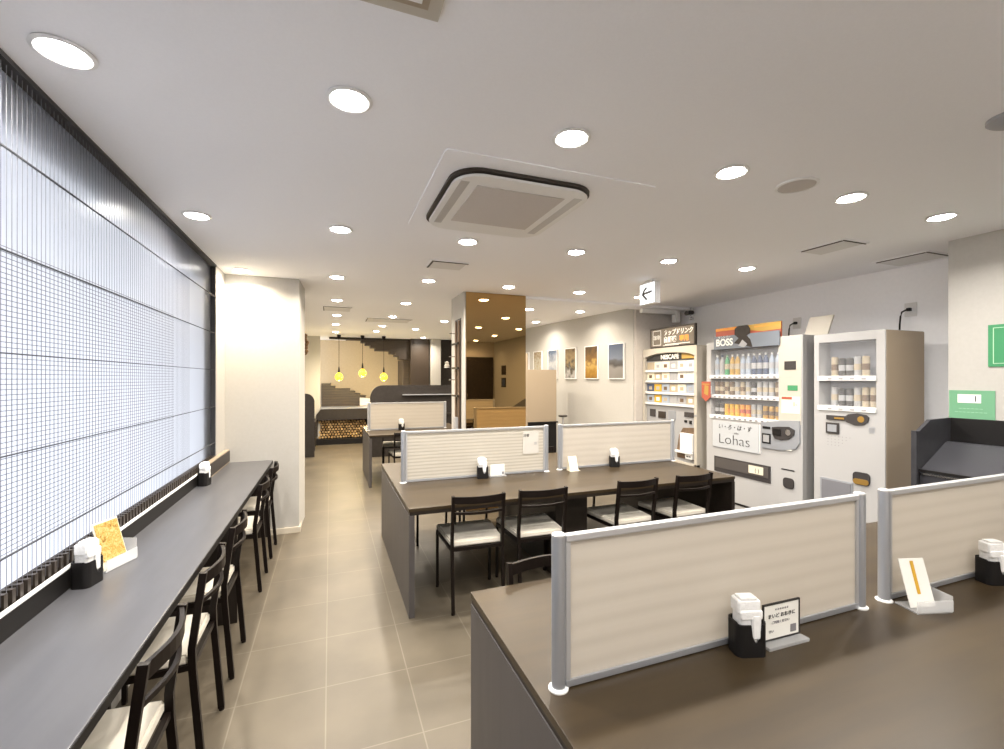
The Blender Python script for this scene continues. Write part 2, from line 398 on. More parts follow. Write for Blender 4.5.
t = thing('smoke_detector', 'round grey ceiling detector at the right edge near the camera', 'smoke detector', (2.43, .93, CZ))
MB().lathe([(.07, 0), (.07, -.012), (.062, -.02), (.045, -.03), (0, -.034)], n=28).build('dome', 'greyprint', t, True)
MB().tube([(-.045, .0, -.026), (-.03, 0, -.05), (.03, 0, -.05), (.045, 0, -.026)], .003).build('guard_wire', 'white', t)
t = thing('direction_sign', 'lit white hanging sign with a grey left arrow', 'sign', (3.03, 3.77, CZ))
MB().box(-.032, .032, -.118, .118, -.245, -.03, .004).build('housing', 'alu_light', t)
MB().box(-.036, -.032, -.110, .110, -.238, -.037).build('lit_face', 'exit', t)
MB().box(-.02, .02, -.06, .06, -.03, 0).build('ceiling_mount', 'white', t)
MB().sweep([(-.0375, -.075, -.125), (-.0375, .06, -.135)], .022, .003, up=(1, 0, 0)).sweep([(-.0375, .005, -.075), (-.0375, .045, -.105), (-.0375, .068, -.145)], .022, .003, up=(1, 0, 0)).sweep([(-.0375, .068, -.140), (-.0375, .0, -.20)], .022, .003, up=(1, 0, 0)).build('arrow', 'grey_ink', t)
t = thing('duct_pipe', 'white boxed pipe running along the ceiling and turning down above the coffee machine', 'pipe', (0, 0, 0))
MB().box(3.99, 4.60, 5.12, 5.18, CZ-.09, CZ-.03, .008).build('run', 'white', t)
MB().box(4.55, 4.63, 5.11, 5.19, 2.33, CZ-.03, .012).build('elbow', 'white', t)
t = thing('security_camera', 'small dark camera on a bracket up in the corner above the coffee machine', 'camera', (4.72, 5.0, 2.46))
MB().cyl((.0, 0, .07), (0, 0, -.05), .014).build('bracket', 'chrome', t)
MB().cyl((.02, 0, .0), (-.11, -.03, -.02), .032, 18).build('camera_body', 'smoke', t, True)
MB().sphere((-.01, -.02, -.09), .03, (1, 1, .8)).build('joint', 'chrome', t, True)

# ---------------------------------------------------------------- pillar with bronze mirror and wall rack
struct(MB().box(1.43, 2.20, 5.01, 5.56, 0, CZ).build('pillar', 'wall'))
m = MB().box(1.455, 2.199, 4.998, 5.009, .02, CZ-.003).build('bronze_mirror', 'bronze')
tag(m, 'tall bronze-tinted mirror covering the face of the pillar', 'mirror')
t = thing('wall_rack', 'tall rack of brown posts and pegs on the window side of the pillar', 'rack', (1.43, 5.28, 0))
MB().box(-.006, 0, -.17, .10, .3, 2.24).build('back_panel', 'dark_panel', t)
for yy in (-.10, .03): MB().box(-.022, -.006, yy-.020, yy+.020, .3, 2.22, .004).build('post', 'rail', t)
for zz in (1.95, 1.66, 1.33): MB().box(-.040, -.022, -.14, .15, zz-.012, zz+.012, .004).build('crossbar', 'chair_frame', t)
for zz in (2.08, 1.80, 1.52): MB().cyl((-.08, .08, zz), (-.006, .08, zz), .006).build('peg', 'chrome', t)
MB().box(-.06, -.023, -.12, -.02, .72, 1.08, .006).build('leaflet_holder', 'greyprint', t)
t = thing('small_ornament', 'tiny cream ornament perched on the rack beside the pillar', 'ornament', (1.33, 5.40, 1.672))
MB().lathe([(.0, 0), (.028, 0), (.034, .02), (.02, .04), (.026, .06), (.0, .075)], n=16).build('figure', 'cream_gloss', t, True)
MB().lathe([(.036, 0), (.036, .004), (0, .004)], (0, 0, -.004), 16).build('saucer', 'white', t)
MB().box(-.005, .02, -.008, .008, -.016, -.004).build('bracket', 'chair_frame', t)

# ---------------------------------------------------------------- window counter
ct = thing('window_counter', 'long dark grey laminate counter running under the gridded window', 'counter', (0, 0, 0))
MB().box(XW+.001, -.525, -1.2, 4.966, .700, .735, .003).build('worktop', 'counter', ct)
MB().box(-.5255, -.523, -1.2, 4.966, .701, .731).build('edge_band', 'black', ct)
MB().box(XW+.001, -.923, -1.2, 4.02, .735, .815, .002).build('splashback', 'black', ct)
MB().box(XW+.001, -.918, -1.2, 4.02, .815, .822, .001).build('metal_strip', 'white', ct)
for yy in (-.2, 1.30, 3.27, 4.93): MB().box(-.93, -.545, yy-.018, yy+.018, 0, .70).build('support_panel', 'table_dark', ct)
t = thing('outlet_box', 'low cream-rimmed brown box at the far end of the window counter', 'box', (0, 0, 0))
MB().box(-.933, -.895, 4.05, 4.96, .736, .860, .003).build('housing', 'beige_gloss', t)
MB().box(-.895, -.890, 4.10, 4.95, .752, .850).build('front_strip', 'dark_panel', t)

# ---------------------------------------------------------------- chairs
def make_chair(label, group):
    t = thing('dining_chair', label, 'chair', (0, 0, 0), 0, group)
    RW, FW, D = .172, .200, .205
    s = MB(); s.prism([(-RW-.005, -D+.01), (RW+.005, -D+.01), (FW+.006, D), (-FW-.006, D)], 'z', .422, .460, bev=.008)
    s.build('seat', 'cushion', t)
    f = MB()
    f.sweep([(-RW, -D, .410), (-FW, D-.01, .410)], .018, .022).sweep([(RW, -D, .410), (FW, D-.01, .410)], .018, .022)
    f.sweep([(-FW, D-.01, .410), (FW, D-.01, .410)], .018, .022).sweep([(-RW, -D, .410), (RW, -D, .410)], .018, .022)
    f.build('seat_frame', 'chair_frame', t)
    for sx in (-1, 1):
        MB().sweep([(sx*RW, -D-.035, .012), (sx*RW, -D-.004, .40), (sx*RW, -D-.002, .48), (sx*RW, -D-.040, .77)], .019, .026, up=(0, 1, 0)).cyl((sx*RW, -D-.036, 0), (sx*RW, -D-.035, .014), .012, 10).build('leg', 'chair_frame', t)
        MB().sweep([(sx*FW, D-.01, .012), (sx*FW, D-.01, .40)], .019, .019, up=(0, 1, 0)).cyl((sx*FW, D-.01, 0), (sx*FW, D-.01, .014), .012, 10).build('leg', 'chair_frame', t)
    def bow(z, y0, b=.035): return [(RW*(-1+2*k/10), y0-b*math.sin(PI*k/10), z) for k in range(11)]
    MB().sweep(bow(.742, -D-.036), .013, .046).build('top_rail', 'chair_frame', t)
    MB().sweep(bow(.655, -D-.028), .013, .016).build('lower_rail', 'chair_frame', t)
    return t
ch = make_chair('black chair with cream seat at the window counter, nearest the camera', 'chairs along the window counter')
ch.location = (-.71, 1.645, 0); ch.rotation_euler = (0, 0, PI/2)
for yy, w in ((2.255, 'second from the camera'), (2.83, 'third from the camera'), (3.84, 'fourth from the camera'), (4.49, 'farthest, close to the white pier')):
    dup(ch, (-.71, yy, 0), PI/2, 'black chair with cream seat at the window counter, '+w)
g = 'chairs around the middle table'
for x, w, a in ((.93, 'first on the left', -.05), (1.40, 'second from the left', -.04), (2.18, 'third from the left', .02), (2.725, 'fourth from the left', .02)):
    dup(ch, (x, 3.095, 0), a, 'black chair on the camera side of the middle table, '+w, g)
for x, w in ((.95, 'at the left end'), (1.39, 'second from the left end'), (2.20, 'third from the left end'), (2.72, 'fourth from the left end')):
    dup(ch, (x, 4.36, 0), PI, 'black chair tucked under the far side of the middle table, '+w, g)
g = 'chairs behind the near table'
for x, w in ((.865, 'first from its left end'), (1.35, 'second from its left end'), (2.15, 'third from its left end'), (2.72, 'fourth from its left end')):
    dup(ch, (x, 1.50, 0), PI, 'black chair on the far side of the near table, '+w, g)
g = 'chairs at the far table'
dup(ch, (1.03, 6.80, 0), 0, 'black chair on the camera side of the far table', g)
dup(ch, (1.02, 7.80, 0), PI, 'black chair behind the far table', g)

# ---------------------------------------------------------------- tables
def table(name_label, x0, x1, y0, y1, ztop, ped=None):
    t = thing('dining_table', name_label, 'table', (x0, y0, 0))
    w, d_ = x1-x0, y1-y0
    MB().box(0, w, 0, d_, ztop-.022, ztop, .002).build('tabletop', 'table', t)
    MB().box(.005, w-.005, .004, d_-.004, ztop-.045, ztop-.022).build('apron', 'table_dark', t)
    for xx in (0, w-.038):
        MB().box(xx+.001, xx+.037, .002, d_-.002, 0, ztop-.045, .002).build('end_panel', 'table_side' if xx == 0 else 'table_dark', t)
    if ped:
        MB().box(ped[0]-x0, ped[1]-x0, .20, d_-.20, 0, ztop-.045, .003).build('pedestal', 'table_dark', t)
    return t
table('long taupe shared table nearest the camera with two cream screens', .512, 3.36, .28, 1.70, .70, (1.62, 1.88))
table('long taupe shared table in the middle with chairs and two cream screens', .47, 3.23, 2.915, 4.58, .70, (1.62, 1.90))
ft = table('taupe table farthest from the camera, left of the mirrored pillar', .515, 2.0, 6.62, 8.0, .735, (1.25, 1.55))

def screen(label, x0, x1, y, z0, hgt, mm, group):
    t = thing('desk_screen', label, 'desk screen', (x0, y, z0), 0, group); w = x1-x0
    for xx in (0, w):
        MB().cyl((xx, 0, .006), (xx, 0, hgt-.006), .019, 24).build('post', 'alu', t, True)
        MB().lathe([(.027, 0), (.027, .004), (.020, .008), (0, .008)], (xx, 0, 0), 24).build('post_foot', 'white', t, True)
        MB().lathe([(.019, -.006), (.019, 0), (.014, .004), (0, .005)], (xx, 0, hgt-.001), 24).build('post_cap', 'alu_light', t, True)
    MB().box(.018, w-.018, -.012, .012, hgt-.022, hgt-.004, .003).build('top_rail', 'alu_light', t)
    MB().box(.018, w-.018, -.011, .011, .004, .022, .002).build('bottom_rail', 'alu', t)
    for xx in (.018, w-.032): MB().box(xx, xx+.014, -.010, .010, .022, hgt-.022, .002).build('side_rail', 'alu_light', t)
    MB().box(.030, w-.030, -.004, .004, .020, hgt-.020).build('panel', mm, t)
    return t
screen('cream screen on the near table, left of the gap', .573, 1.803, 1.085, .70, .415, 'screen_plain', 'screens on the near table')
screen('cream screen on the near table, right of the gap and cut off by the frame', 1.944, 3.20, 1.085, .70, .415, 'screen_plain', 'screens on the near table')
ms = screen('cream ribbed screen on the middle table, left of the gap, with a small notice', .547, 1.815, 3.67, .70, .415, 'screen', 'screens on the middle table')
screen('cream screen on the middle table, in front of the vending machines', 1.965, 3.255, 3.70, .70, .415, 'screen_plain', 'screens on the middle table')
screen('small cream screen on the far table, below the curved dark partition', .557, 1.76, 7.27, .735, .43, 'screen_plain', 'screens on the far table')
# notice taped on the middle screen
n = thing('paper_notice', 'small pale notice taped at the upper corner of the middle screen', 'notice', (1.66, 3.655, .97))
MB().box(-.075, .075, .006, .0105, -.10, .10).build('sheet', mat('pale_notice_paper', (.56, .53, .48), .6), n)
text('注意', (-.045, .0055, .062), .030, 'ink', n, '-y', sx=1)
text('・・・・・', (.025, .0055, .085), .016, 'grey_ink', n, '-y')
text('席', (.045, .0055, -.01), .03, 'greyprint', n, '-y')

# ---------------------------------------------------------------- tissue holders
def make_disp(label):
    t = thing('napkin_holder', label, 'napkin holder', (0, 0, 0), 0, 'black cups of white napkins')
    o = rrect(-.047, .047, -.034, .034, .02, 6); inn = rrect(-.041, .041, -.028, .028, .016, 6)
    b = MB()
    # shell walls as outline segments; the front leaves a U slot
    n = len(o); 
    t_ = bmesh.new()
    lo = [t_.verts.new((x, y, 0.0)) for x, y in o]; 
    def top(x, y):
        if y < -.02 and -.004 < x < .030: return .045 + .03*abs((x-.013)/.017)**2
        return .108 + (.0 if y > -.02 else -.004)
    # dense outline for a clean slot
    dense = []
    for i in range(n):
        a, c = Vector(o[i]), Vector(o[(i+1) % n]); k = max(1, int((c-a).length/.004))
        dense += [tuple(a.lerp(c, q/k)) for q in range(k)]
    t_.free(); t_ = bmesh.new()
    def shrink(p): return (p[0]*.88, p[1]*.84)
    L0 = [t_.verts.new((x, y, 0)) for x, y in dense]; L1 = [t_.verts.new((x*1.0, y, top(x, y))) for x, y in dense]
    I1 = [t_.verts.new((*shrink((x, y)), top(x, y))) for x, y in dense]; I0 = [t_.verts.new((*shrink((x, y)), .006)) for x, y in dense]
    m_ = len(dense)
    for i in range(m_):
        j = (i+1) % m_
        for a, c in ((L0, L1), (L1, I1), (I1, I0)): t_.faces.new((a[i], a[j], c[j], c[i]))
    t_.faces.new(L0[::-1]); t_.faces.new(I0)
    bmesh.ops.recalc_face_normals(t_, faces=t_.faces[:]); b._add(t_, 0)
    b.build('cup', 'black', t)
    s = MB(); s.prism(rrect(-.036, .037, -.023, .024, .012, 4), 'z', .008, .150, bev=.004)
    s.box(-.042, .030, -.026, .020, .135, .182, .012, seg=3)
    s.box(-.036, .034, -.030, .012, .118, .150, .010, seg=3)
    s.box(-.001, .026, -.032, -.020, .056, .135, .009, seg=3)
    s.build('napkin_stack', 'tissue', t, True)
    MB().box(-.034, .018, -.024, .010, .180, .190, .004, seg=2).build('folded_tip', 'tissue', t)
    return t
dp = make_disp('black cup of white napkins against the near left screen')
dp.location = (1.188, 1.030, .70); dp.rotation_euler = (0, 0, -.30); dp.scale = (1, 1, .92)
dup(dp, (2.53, 1.025, .70), -.35, 'black cup of white napkins against the near right screen, at the frame edge')
dup(dp, (1.195, 3.615, .70), -.15, 'black cup of white napkins before the ribbed screen on the middle table')
dup(dp, (2.52, 3.645, .70), -.3, 'black cup of white napkins before the middle table screen by the vending machines')
dup(dp, (1.045, 7.19, .735), 0, 'small black cup of white napkins on the far table')
dup(dp, (-.880, 2.215, .735), 1.35, 'black cup of white napkins on the window counter beside the food card')
dup(dp, (-.880, 3.97, .735), 1.35, 'black cup of white napkins at the far end of the window counter')
dup(dp, (3.0, 1.16, .70), PI, 'black cup of napkins behind the near right screen, seen in the mirror')

# ---------------------------------------------------------------- card stands
t = thing('menu_stand', 'clear stand with a black-framed printed card on the near table', 'card stand', (1.335, 1.034, .70), -.02); t.scale = (1, 1, .88)
MB().box(-.085, .085, -.035, .035, 0, .012, .004).build('base', 'acrylic', t)
MB().box(-.075, .075, -.005, -.002, .018, .140).build('card', 'paper', t)
f_ = MB()
for a in ((-.079, -.074, .014, .144), (.074, .079, .014, .144)): f_.box(a[0], a[1], -.0065, -.001, a[2], a[3])
f_.box(-.079, .079, -.0065, -.001, .139, .144).box(-.079, .079, -.0065, -.001, .014, .019)
f_.build('black_frame', 'ink', t)
text('まいど おおきに', (0, -.0058, .098), .017, 'ink', t, '-y', sx=.95)
text('＊＊＊＊＊＊', (.0, -.0058, .120), .010, 'grey_ink', t, '-y')
text('ご利用ください', (-.005, -.0058, .075), .011, 'grey_ink', t, '-y')
text('さい', (-.045, -.0058, .045), .011, 'grey_ink', t, '-y')
MB().box(.038, .062, -.0062, -.005, .028, .055).build('dark_square', 'grey_ink', t)
t = thing('leaflet_holder', 'clear holder with a white leaflet crossed by a yellow ribbon on the near table', 'leaflet holder', (2.005, 1.002, .70), -.28)
MB().box(-.062, .075, -.045, .040, 0, .006, .002).box(-.062, .075, -.047, -.043, .006, .045).box(.071, .075, -.045, .04, .006, .06).build('tray', 'acrylic', t)
lf = MB(); lf.prism([(-.012, .008), (-.009, .008), (.038, .165), (.035, .165)], 'x', -.052, .046); lf.build('leaflet', 'paper', t)
rb = MB(); rb.prism([(.0012, .05), (-.0004, .05), (.030, .158), (.0318, .158)], 'x', -.012, .000); rb.build('yellow_ribbon', 'yellow', t)
t = thing('card_holder', 'small upright white card in a clear holder on the middle table', 'card stand', (1.335, 3.63, .70))
MB().box(-.075, .075, -.022, .022, 0, .008, .003).build('base', 'acrylic', t)
MB().box(-.068, .062, -.003, .0, .010, .105).build('card', 'paper', t)
MB().box(.038, .056, -.005, -.0032, .018, .040).build('dark_square', 'grey_ink', t)
t = thing('folded_card', 'leaning cream card by the left post of the middle table screen near the vending machines', 'card', (2.06, 3.62, .70))
MB().prism([(-.03, 0), (-.026, 0), (.020, .128), (.016, .128)], 'x', -.045, .040).prism([(.020, .128), (.016, .128), (.034, .001), (.038, .001)], 'x', -.045, .040).build('card', 'cream_paper', t)
MB().box(-.045, .06, -.032, .040, 0, .0012).build('foot', 'cream_paper', t)
# food card on the window counter
def food_card():
    m = mat('food_photo_print', (.7, .5, .2), .4); nt = m.node_tree; N = nt.nodes; L = nt.links
    tc = N.new('ShaderNodeTexCoord'); vo = N.new('ShaderNodeTexVoronoi'); vo.inputs['Scale'].default_value = 55
    nz = N.new('ShaderNodeTexNoise'); nz.inputs['Scale'].default_value = 60; nz.inputs['Detail'].default_value = 6; nz.inputs['Distortion'].default_value = 2
    cr = N.new('ShaderNodeValToRGB'); e = cr.color_ramp.elements
    e[0].position = .3; e[0].color = (.16, .07, .01, 1); e[1].position = .66; e[1].color = (.62, .46, .20, 1)
    x = e.new(.45); x.color = (.50, .30, .06, 1)
    L.new(tc.outputs['Object'], vo.inputs['Vector']); L.new(tc.outputs['Object'], nz.inputs['Vector'])
    L.new(nz.outputs['Fac'], cr.inputs['Fac']); L.new(cr.outputs['Color'], N['Principled BSDF'].inputs['Base Color'])
    return m
M['food'] = food_card()
t = thing('menu_card', 'leaning yellow food photo card in a clear holder on the window counter', 'menu card', (-.868, 2.375, .735), PI/2-.35)
MB().box(-.055, .105, -.032, .040, 0, .005, .002).box(-.055, .105, -.034, -.031, .005, .05).box(.102, .105, -.03, .035, .005, .09).build('holder', 'acrylic', t)
MB().prism([(-.022, .006), (-.019, .006), (.034, .195), (.031, .195)], 'x', -.052, .072).build('card', 'cream_paper', t)
MB().prism([(-.0145, .040), (-.0160, .040), (.0262, .190), (.0277, .190)], 'x', -.046, .066).build('food_photo', 'food', t)

# ---------------------------------------------------------------- vending machines (fronts face -x)
XF = 4.10
def vm_body(t, w, h, dpt, wy0, wy1, wz0, wz1, m, rec=.16):
    """cabinet with a display recess; local y=0 is the machine's end nearest the camera, front at x=0"""
    b = MB()
    b.box(rec, dpt, 0, w, 0.0, h, .006)
    b.box(0, rec, 0, wy0, .04, h, .006).box(0, rec, wy1, w, .04, h, .006)
    b.box(0, rec, wy0-.004, wy1+.004, .04, wz0, .003).box(0, rec, wy0-.004, wy1+.004, wz1, h, .003)
    b.box(.02, rec, .01, w-.01, 0, .045)
    b.build('cabinet', m, t)
    MB().box(rec-.006, rec-.001, wy0, wy1, wz0, wz1).build('display_back', 'display_back', t)
    MB().box(.002, .005, wy0, wy1, wz0, wz1).build('display_glass', 'pane_glass', t)
# narrow can machine
v3 = thing('vending_machine', 'narrow white can vending machine with beige side, nearest the camera', 'vending machine', (XF, 2.28, 0))
vm_body(v3, .565, 1.925, .50, .065, .52, 1.27, 1.852, 'white_gloss')
MB().box(.012, .50, -.004, -.0005, .02, 1.92).build('side_skin', 'beige_gloss', v3)
for z in (1.545, 1.285):
    MB().box(-.012, .15, .062, .525, z-.03, z+.012, .005).build('shelf', 'white', v3)
    for k in range(4): MB().box(-.015, -.012, .13+.09*k, .165+.09*k, z-.018, z-.006, .001).build('button', 'greyprint', v3)
MB().prism([(.11, 1.215), (.13, 1.235), (.20, 1.245), (.27, 1.232), (.30, 1.21), (.285, 1.165), (.22, 1.142), (.16, 1.148), (.12, 1.175)], 'x', -.010, 0, bev=.002).build('coin_dial', 'smoke', v3)
MB().box(-.012, 0, .27, .45, 1.175, 1.215, .003).build('coin_slot_bar', 'smoke', v3)
MB().box(-.015, -.011, .30, .38, 1.185, 1.200).cyl((-.013, .17, 1.197), (-.010, .17, 1.197), .026, 20).build('brass_inlay', 'brass', v3)
MB().box(-.010, 0, .345, .455, 1.055, 1.150, .003).build('price_display_frame', 'smoke', v3)
MB().box(-.013, -.010, .362, .438, 1.072, 1.133).build('price_display', 'sage_panel', v3)
for r_ in range(4): text('・・・・・・・'[:7-r_], (-.0012, .455, 1.03-.026*r_), .03, 'grey_ink', v3, '-x', align='LEFT')
MB().lathe([(.020, 0), (.026, .045), (.028, .05)], n=4).build('cup_icon', 'alu', v3, loc=(.0, .095, 1.09)).scale = (.05, 1, 1)
MB().prism(rrect(.105, .235, .655, .76, .03), 'x', -.010, 0, bev=.002).build('coin_return', 'smoke', v3)
MB().prism(rrect(.112, .228, .660, .705, .02), 'x', -.016, -.008).build('coin_return_lip', 'brass', v3)
MB().box(-.006, 0, .235, .505, .44, .66, .003).build('outlet_frame', 'sage_panel', v3)
MB().box(-.010, -.006, .25, .49, .455, .645, .002).build('outlet_flap', 'outlet_dark', v3)
MB().box(.0, .02, .02, .54, .0, .035).build('kick_strip', 'black', v3)

# wide drinks machine
v2 = thing('vending_machine', 'wide white drinks vending machine with three bottle rows and a red topper', 'vending machine', (XF, 2.95, 0))
vm_body(v2, 1.15, 1.945, .60, .245, 1.085, 1.10, 1.865, 'white_gloss')
MB().box(-.004, .0, .012, .235, 1.10, 1.94, .002).build('control_door', 'cream_gloss', v2)
for z in (1.565, 1.345, 1.115):
    MB().box(-.010, .15, .235, 1.095, z-.030, z+.010, .004).build('shelf', 'white', v2)
    for k in range(12): MB().box(-.013, -.010, .265+.067*k, .295+.067*k, z-.022, z-.008, .001).build('button', 'grey_ink', v2)
MB().box(-.010, 0, .455, 1.05, .765, 1.060, .003).build('advert_panel', mat('pale_grey_card', (.52, .54, .56), .4), v2)
text('い・ろ・は・す', (-.0115, .755, 1.000), .062, 'ink', v2, '-x', shear=.3)
text('・・・天然水', (-.0115, .76, .940), .022, 'grey_ink', v2, '-x')
text('Lohas', (-.0115, .76, .862), .155, 'ink', v2, '-x', bold=-.003, sx=1.15)
MB().box(-.012, 0, .435, .445, .77, 1.07).build('divider_strip', 'white', v2)
MB().prism([(.425, 1.09), (.20, 1.13), (.02, 1.14), (.02, .93), (.06, .87), (.20, .835), (.425, .835)], 'x', -.014, 0, bev=.003).build('coin_panel', 'sage_panel', v2)
MB().prism([(.30, 1.055), (.24, 1.065), (.12, 1.075), (.065, 1.05), (.07, 1.0), (.12, .955), (.20, .935), (.27, .945), (.295, .985)], 'x', -.022, -.014, bev=.002).build('coin_dial', 'smoke', v2)
MB().box(-.026, -.022, .20, .285, .98, 1.045, .002).build('bill_slot', 'black', v2)
MB().cyl((-.028, .125, 1.02), (-.022, .125, 1.02), .028, 20).build('coin_knob', 'chrome', v2)
MB().box(-.018, -.014, .32, .405, 1.030, 1.055).build('slot_display', 'black', v2)
MB().box(-.018, -.014, .315, .41, .885, .985, .003).build('price_display_frame', 'black', v2)
MB().box(-.021, -.018, .33, .395, .90, .97).build('price_display', 'greyprint', v2)
MB().box(-.012, 0, .10, .29, .845, .895, .002).build('label_strip', 'paper', v2)
text('ー ー ー', (-.0128, .2, .87), .03, 'gold', v2, '-x')
MB().box(-.010, -.004, .06, .175, 1.62, 1.70, .003).build('small_display', 'smoke', v2)
MB().box(-.006, -.004, .045, .145, 1.42, 1.47).build('green_sticker', 'green', v2)
MB().box(-.006, -.004, .02, .21, 1.20, 1.365).build('price_notice', 'cream_paper', v2)
MB().box(-.0075, -.006, .10, .205, 1.335, 1.36).build('notice_heading', 'red', v2)
text('1-', (-.007, .07, 1.29), .055, 'ink', v2, '-x')
text(': :. :', (-.006, .13, 1.555), .04, 'greyprint', v2, '-x')
MB().box(-.008, 0, .325, 1.03, .49, .66, .003).build('outlet_frame', 'smoke', v2)
M['tinted'] = mat('tinted_flap', (.10, .09, .085), .2)
MB().box(-.012, -.008, .345, 1.01, .535, .645, .002).build('outlet_flap', 'tinted', v2)
MB().box(-.015, -.012, .40, .57, .555, .635, .004).build('outlet_sticker', 'cream_paper', v2)
text('(·)', (-.0155, .47, .592), .06, 'ink', v2, '-x')
MB().box(-.004, 0, .08, .21, .655, .665).build('card_slot', 'black', v2)
MB().prism(rrect(.08, .19, .485, .585, .03), 'x', -.012, 0, bev=.003).build('coin_return', 'smoke', v2)
MB().box(-.004, .001, .02, 1.13, .175, .195).build('kick_groove', 'black', v2)
# red pop tag
tg = MB().prism([(1.06, 1.50), (1.19, 1.50), (1.19, 1.32), (1.125, 1.27), (1.06, 1.32)], 'x', -.035, -.028).build('price_tag', 'red', v2)
MB().prism([(1.085, 1.45), (1.14, 1.46), (1.15, 1.36), (1.09, 1.34)], 'x', -.038, -.035).build('gold_print', 'gold', tg)
MB().box(-.037, -.035, 1.07, 1.18, 1.465, 1.475).build('gold_line', 'gold', tg)
MB().box(-.03, 0, 1.075, 1.085, 1.36, 1.45).build('clip', 'white', tg)
# poster on top
p = thing('advert_board', 'red and gold coffee advert board on top of the wide drinks machine', 'advert', (XF+.008, 3.165, 1.946))
MB().box(-.006, .006, .0, .80, -.0, .150).box(.006, .06, .05, .08, 0, .01).build('board', 'red', p)
MB().box(-.030, -.024, .0, .805, -.085, .06).box(-.024, -.006, .05, .10, .0, .05).box(-.024, -.006, .7, .75, .0, .05).build('lower_card', mat('blue_grey_card', (.17, .19, .22), .5), p)
MB().prism([(.0, .15), (.0, .075), (.20, .07), (.40, .10), (.44, .15)], 'x', -.009, -.006).build('gold_flash', 'gold', p)
MB().box(-.0095, -.006, .0, .3, .118, .128).box(-.0095, -.006, .46, .8, .118, .15).build('orange_band', 'orange', p)
hd = MB().prism([(.36, .15), (.48, .15), (.52, .12), (.52, .06), (.47, .02), (.53, -.03), (.30, -.085), (.33, .0), (.37, .04), (.33, .06), (.33, .11)], 'x', -.034, -.030).build('portrait_silhouette', 'dark_panel', p)
MB().prism([(.42, -.0), (.47, -.06), (.40, -.085), (.36, -.05)], 'x', -.036, -.034).build('shirt', 'greyprint', hd)
text('BOSS', (-.0312, .66, -.015), .105, 'paper', p, '-x', sx=.95, bold=.003)
text('サントリー', (-.0312, .66, .042), .034, 'paper', p, '-x')
# bottles in the wide machine
def make_bottle(kind, h, body, cap):
    r = .027
    t = thing(kind, '', 'bottle' if kind != 'display_can' else 'can')
    if kind == 'display_can':
        MB().lathe([(0, 0), (r*.85, 0), (r, .006), (r, h-.01), (r*.88, h), (0, h)], n=14).build('can_body', body, t, True)
        MB().lathe([(0, .0), (r*.8, .0), (r*.85, .003), (0, .003)], (0, 0, h), 14).build('can_lid', 'chrome', t)
        MB().lathe([(r+.0006, h*.3), (r+.0006, h*.62)], n=14).build('label_band', cap, t, True)
    else:
        MB().lathe([(0, 0), (r*.9, 0), (r, .008), (r, h*.62), (r*.8, h*.74), (.010, h*.86), (.010, h*.92), (0, h*.92)], n=14).build('bottle_body', body, t, True)
        MB().lathe([(.0115, h*.9), (.0115, h), (0, h)], n=12).build('bottle_cap', cap, t)
        MB().lathe([(r+.0006, h*.28), (r+.0006, h*.55)], n=14).build('wrap_label', 'beige' if body in ('gold', 'green') else 'greyprint', t, True)
    return t
P = {
 'clear': ('display_bottle', .19, 'paleblue', 'white'), 'green': ('display_bottle', .19, 'green', 'green_light'), 'amber': ('display_bottle', .19, 'gold', 'white'),
 'grey': ('display_bottle', .19, 'greyprint', 'blue'), 'dark': ('display_bottle', .19, 'blue', 'white'), 'tea': ('display_bottle', .13, 'beige', 'rail'),
 'brown': ('display_can', .125, 'rail', 'beige'), 'navy': ('display_can', .115, 'smoke', 'greyprint'), 'yellow': ('display_can', .115, 'yellow', 'orange'),
 'red': ('display_can', .115, 'orange', 'red'), 'silver': ('display_can', .125, 'greyprint', 'beige'), 'cream': ('display_can', .125, 'beige', 'rail'), 'bronze': ('display_can', .115, 'brass', 'rail')}
colname = {'clear': 'pale clear', 'green': 'green', 'amber': 'amber', 'grey': 'grey', 'dark': 'dark blue', 'tea': 'beige tea', 'brown': 'brown', 'navy': 'black', 'yellow': 'yellow', 'red': 'orange and red', 'silver': 'silver', 'cream': 'cream', 'bronze': 'bronze'}
ordn = ['first', 'second', 'third', 'fourth', 'fifth', 'sixth', 'seventh', 'eighth', 'ninth', 'tenth', 'eleventh', 'twelfth']
protos = {}
def place_item(key, loc, label, group, hs=1.0):
    if key not in protos:
        o = make_bottle(*P[key]); protos[key] = o; o.location = loc; o['label'] = label; o['group'] = group
    else: o = dup(protos[key], loc, 0, label, group)
    o.scale = (1, 1, hs)
    return o
rows = [('top', 1.5752, ['clear', 'grey', 'green', 'amber', 'amber', 'clear', 'clear', 'dark', 'dark', 'dark', 'clear', 'clear'], 1.18),
        ('middle', 1.3552, ['brown', 'brown', 'cream', 'brown', 'silver', 'cream', 'silver', 'navy', 'silver', 'silver', 'silver', 'brown'], 1.15),
        ('bottom', 1.1252, ['navy', 'navy', 'yellow', 'yellow', 'yellow', 'red', 'red', 'silver', 'silver', 'bronze', 'bronze', 'bronze'], 1.12)]
for rn, z, keys, hs in rows:
    for k, key in enumerate(keys):
        yy = 2.95+.245+.84-.045-.0685*k
        kind = 'bottle' if P[key][0] == 'display_bottle' else 'can'
        place_item(key, (XF+.055, yy, z), f'{colname[key]} display {kind}, {ordn[k]} from the left on the {rn} shelf of the wide machine'.replace('orange and red', 'orange'), f'drinks on the {rn} shelf of the wide machine', hs)
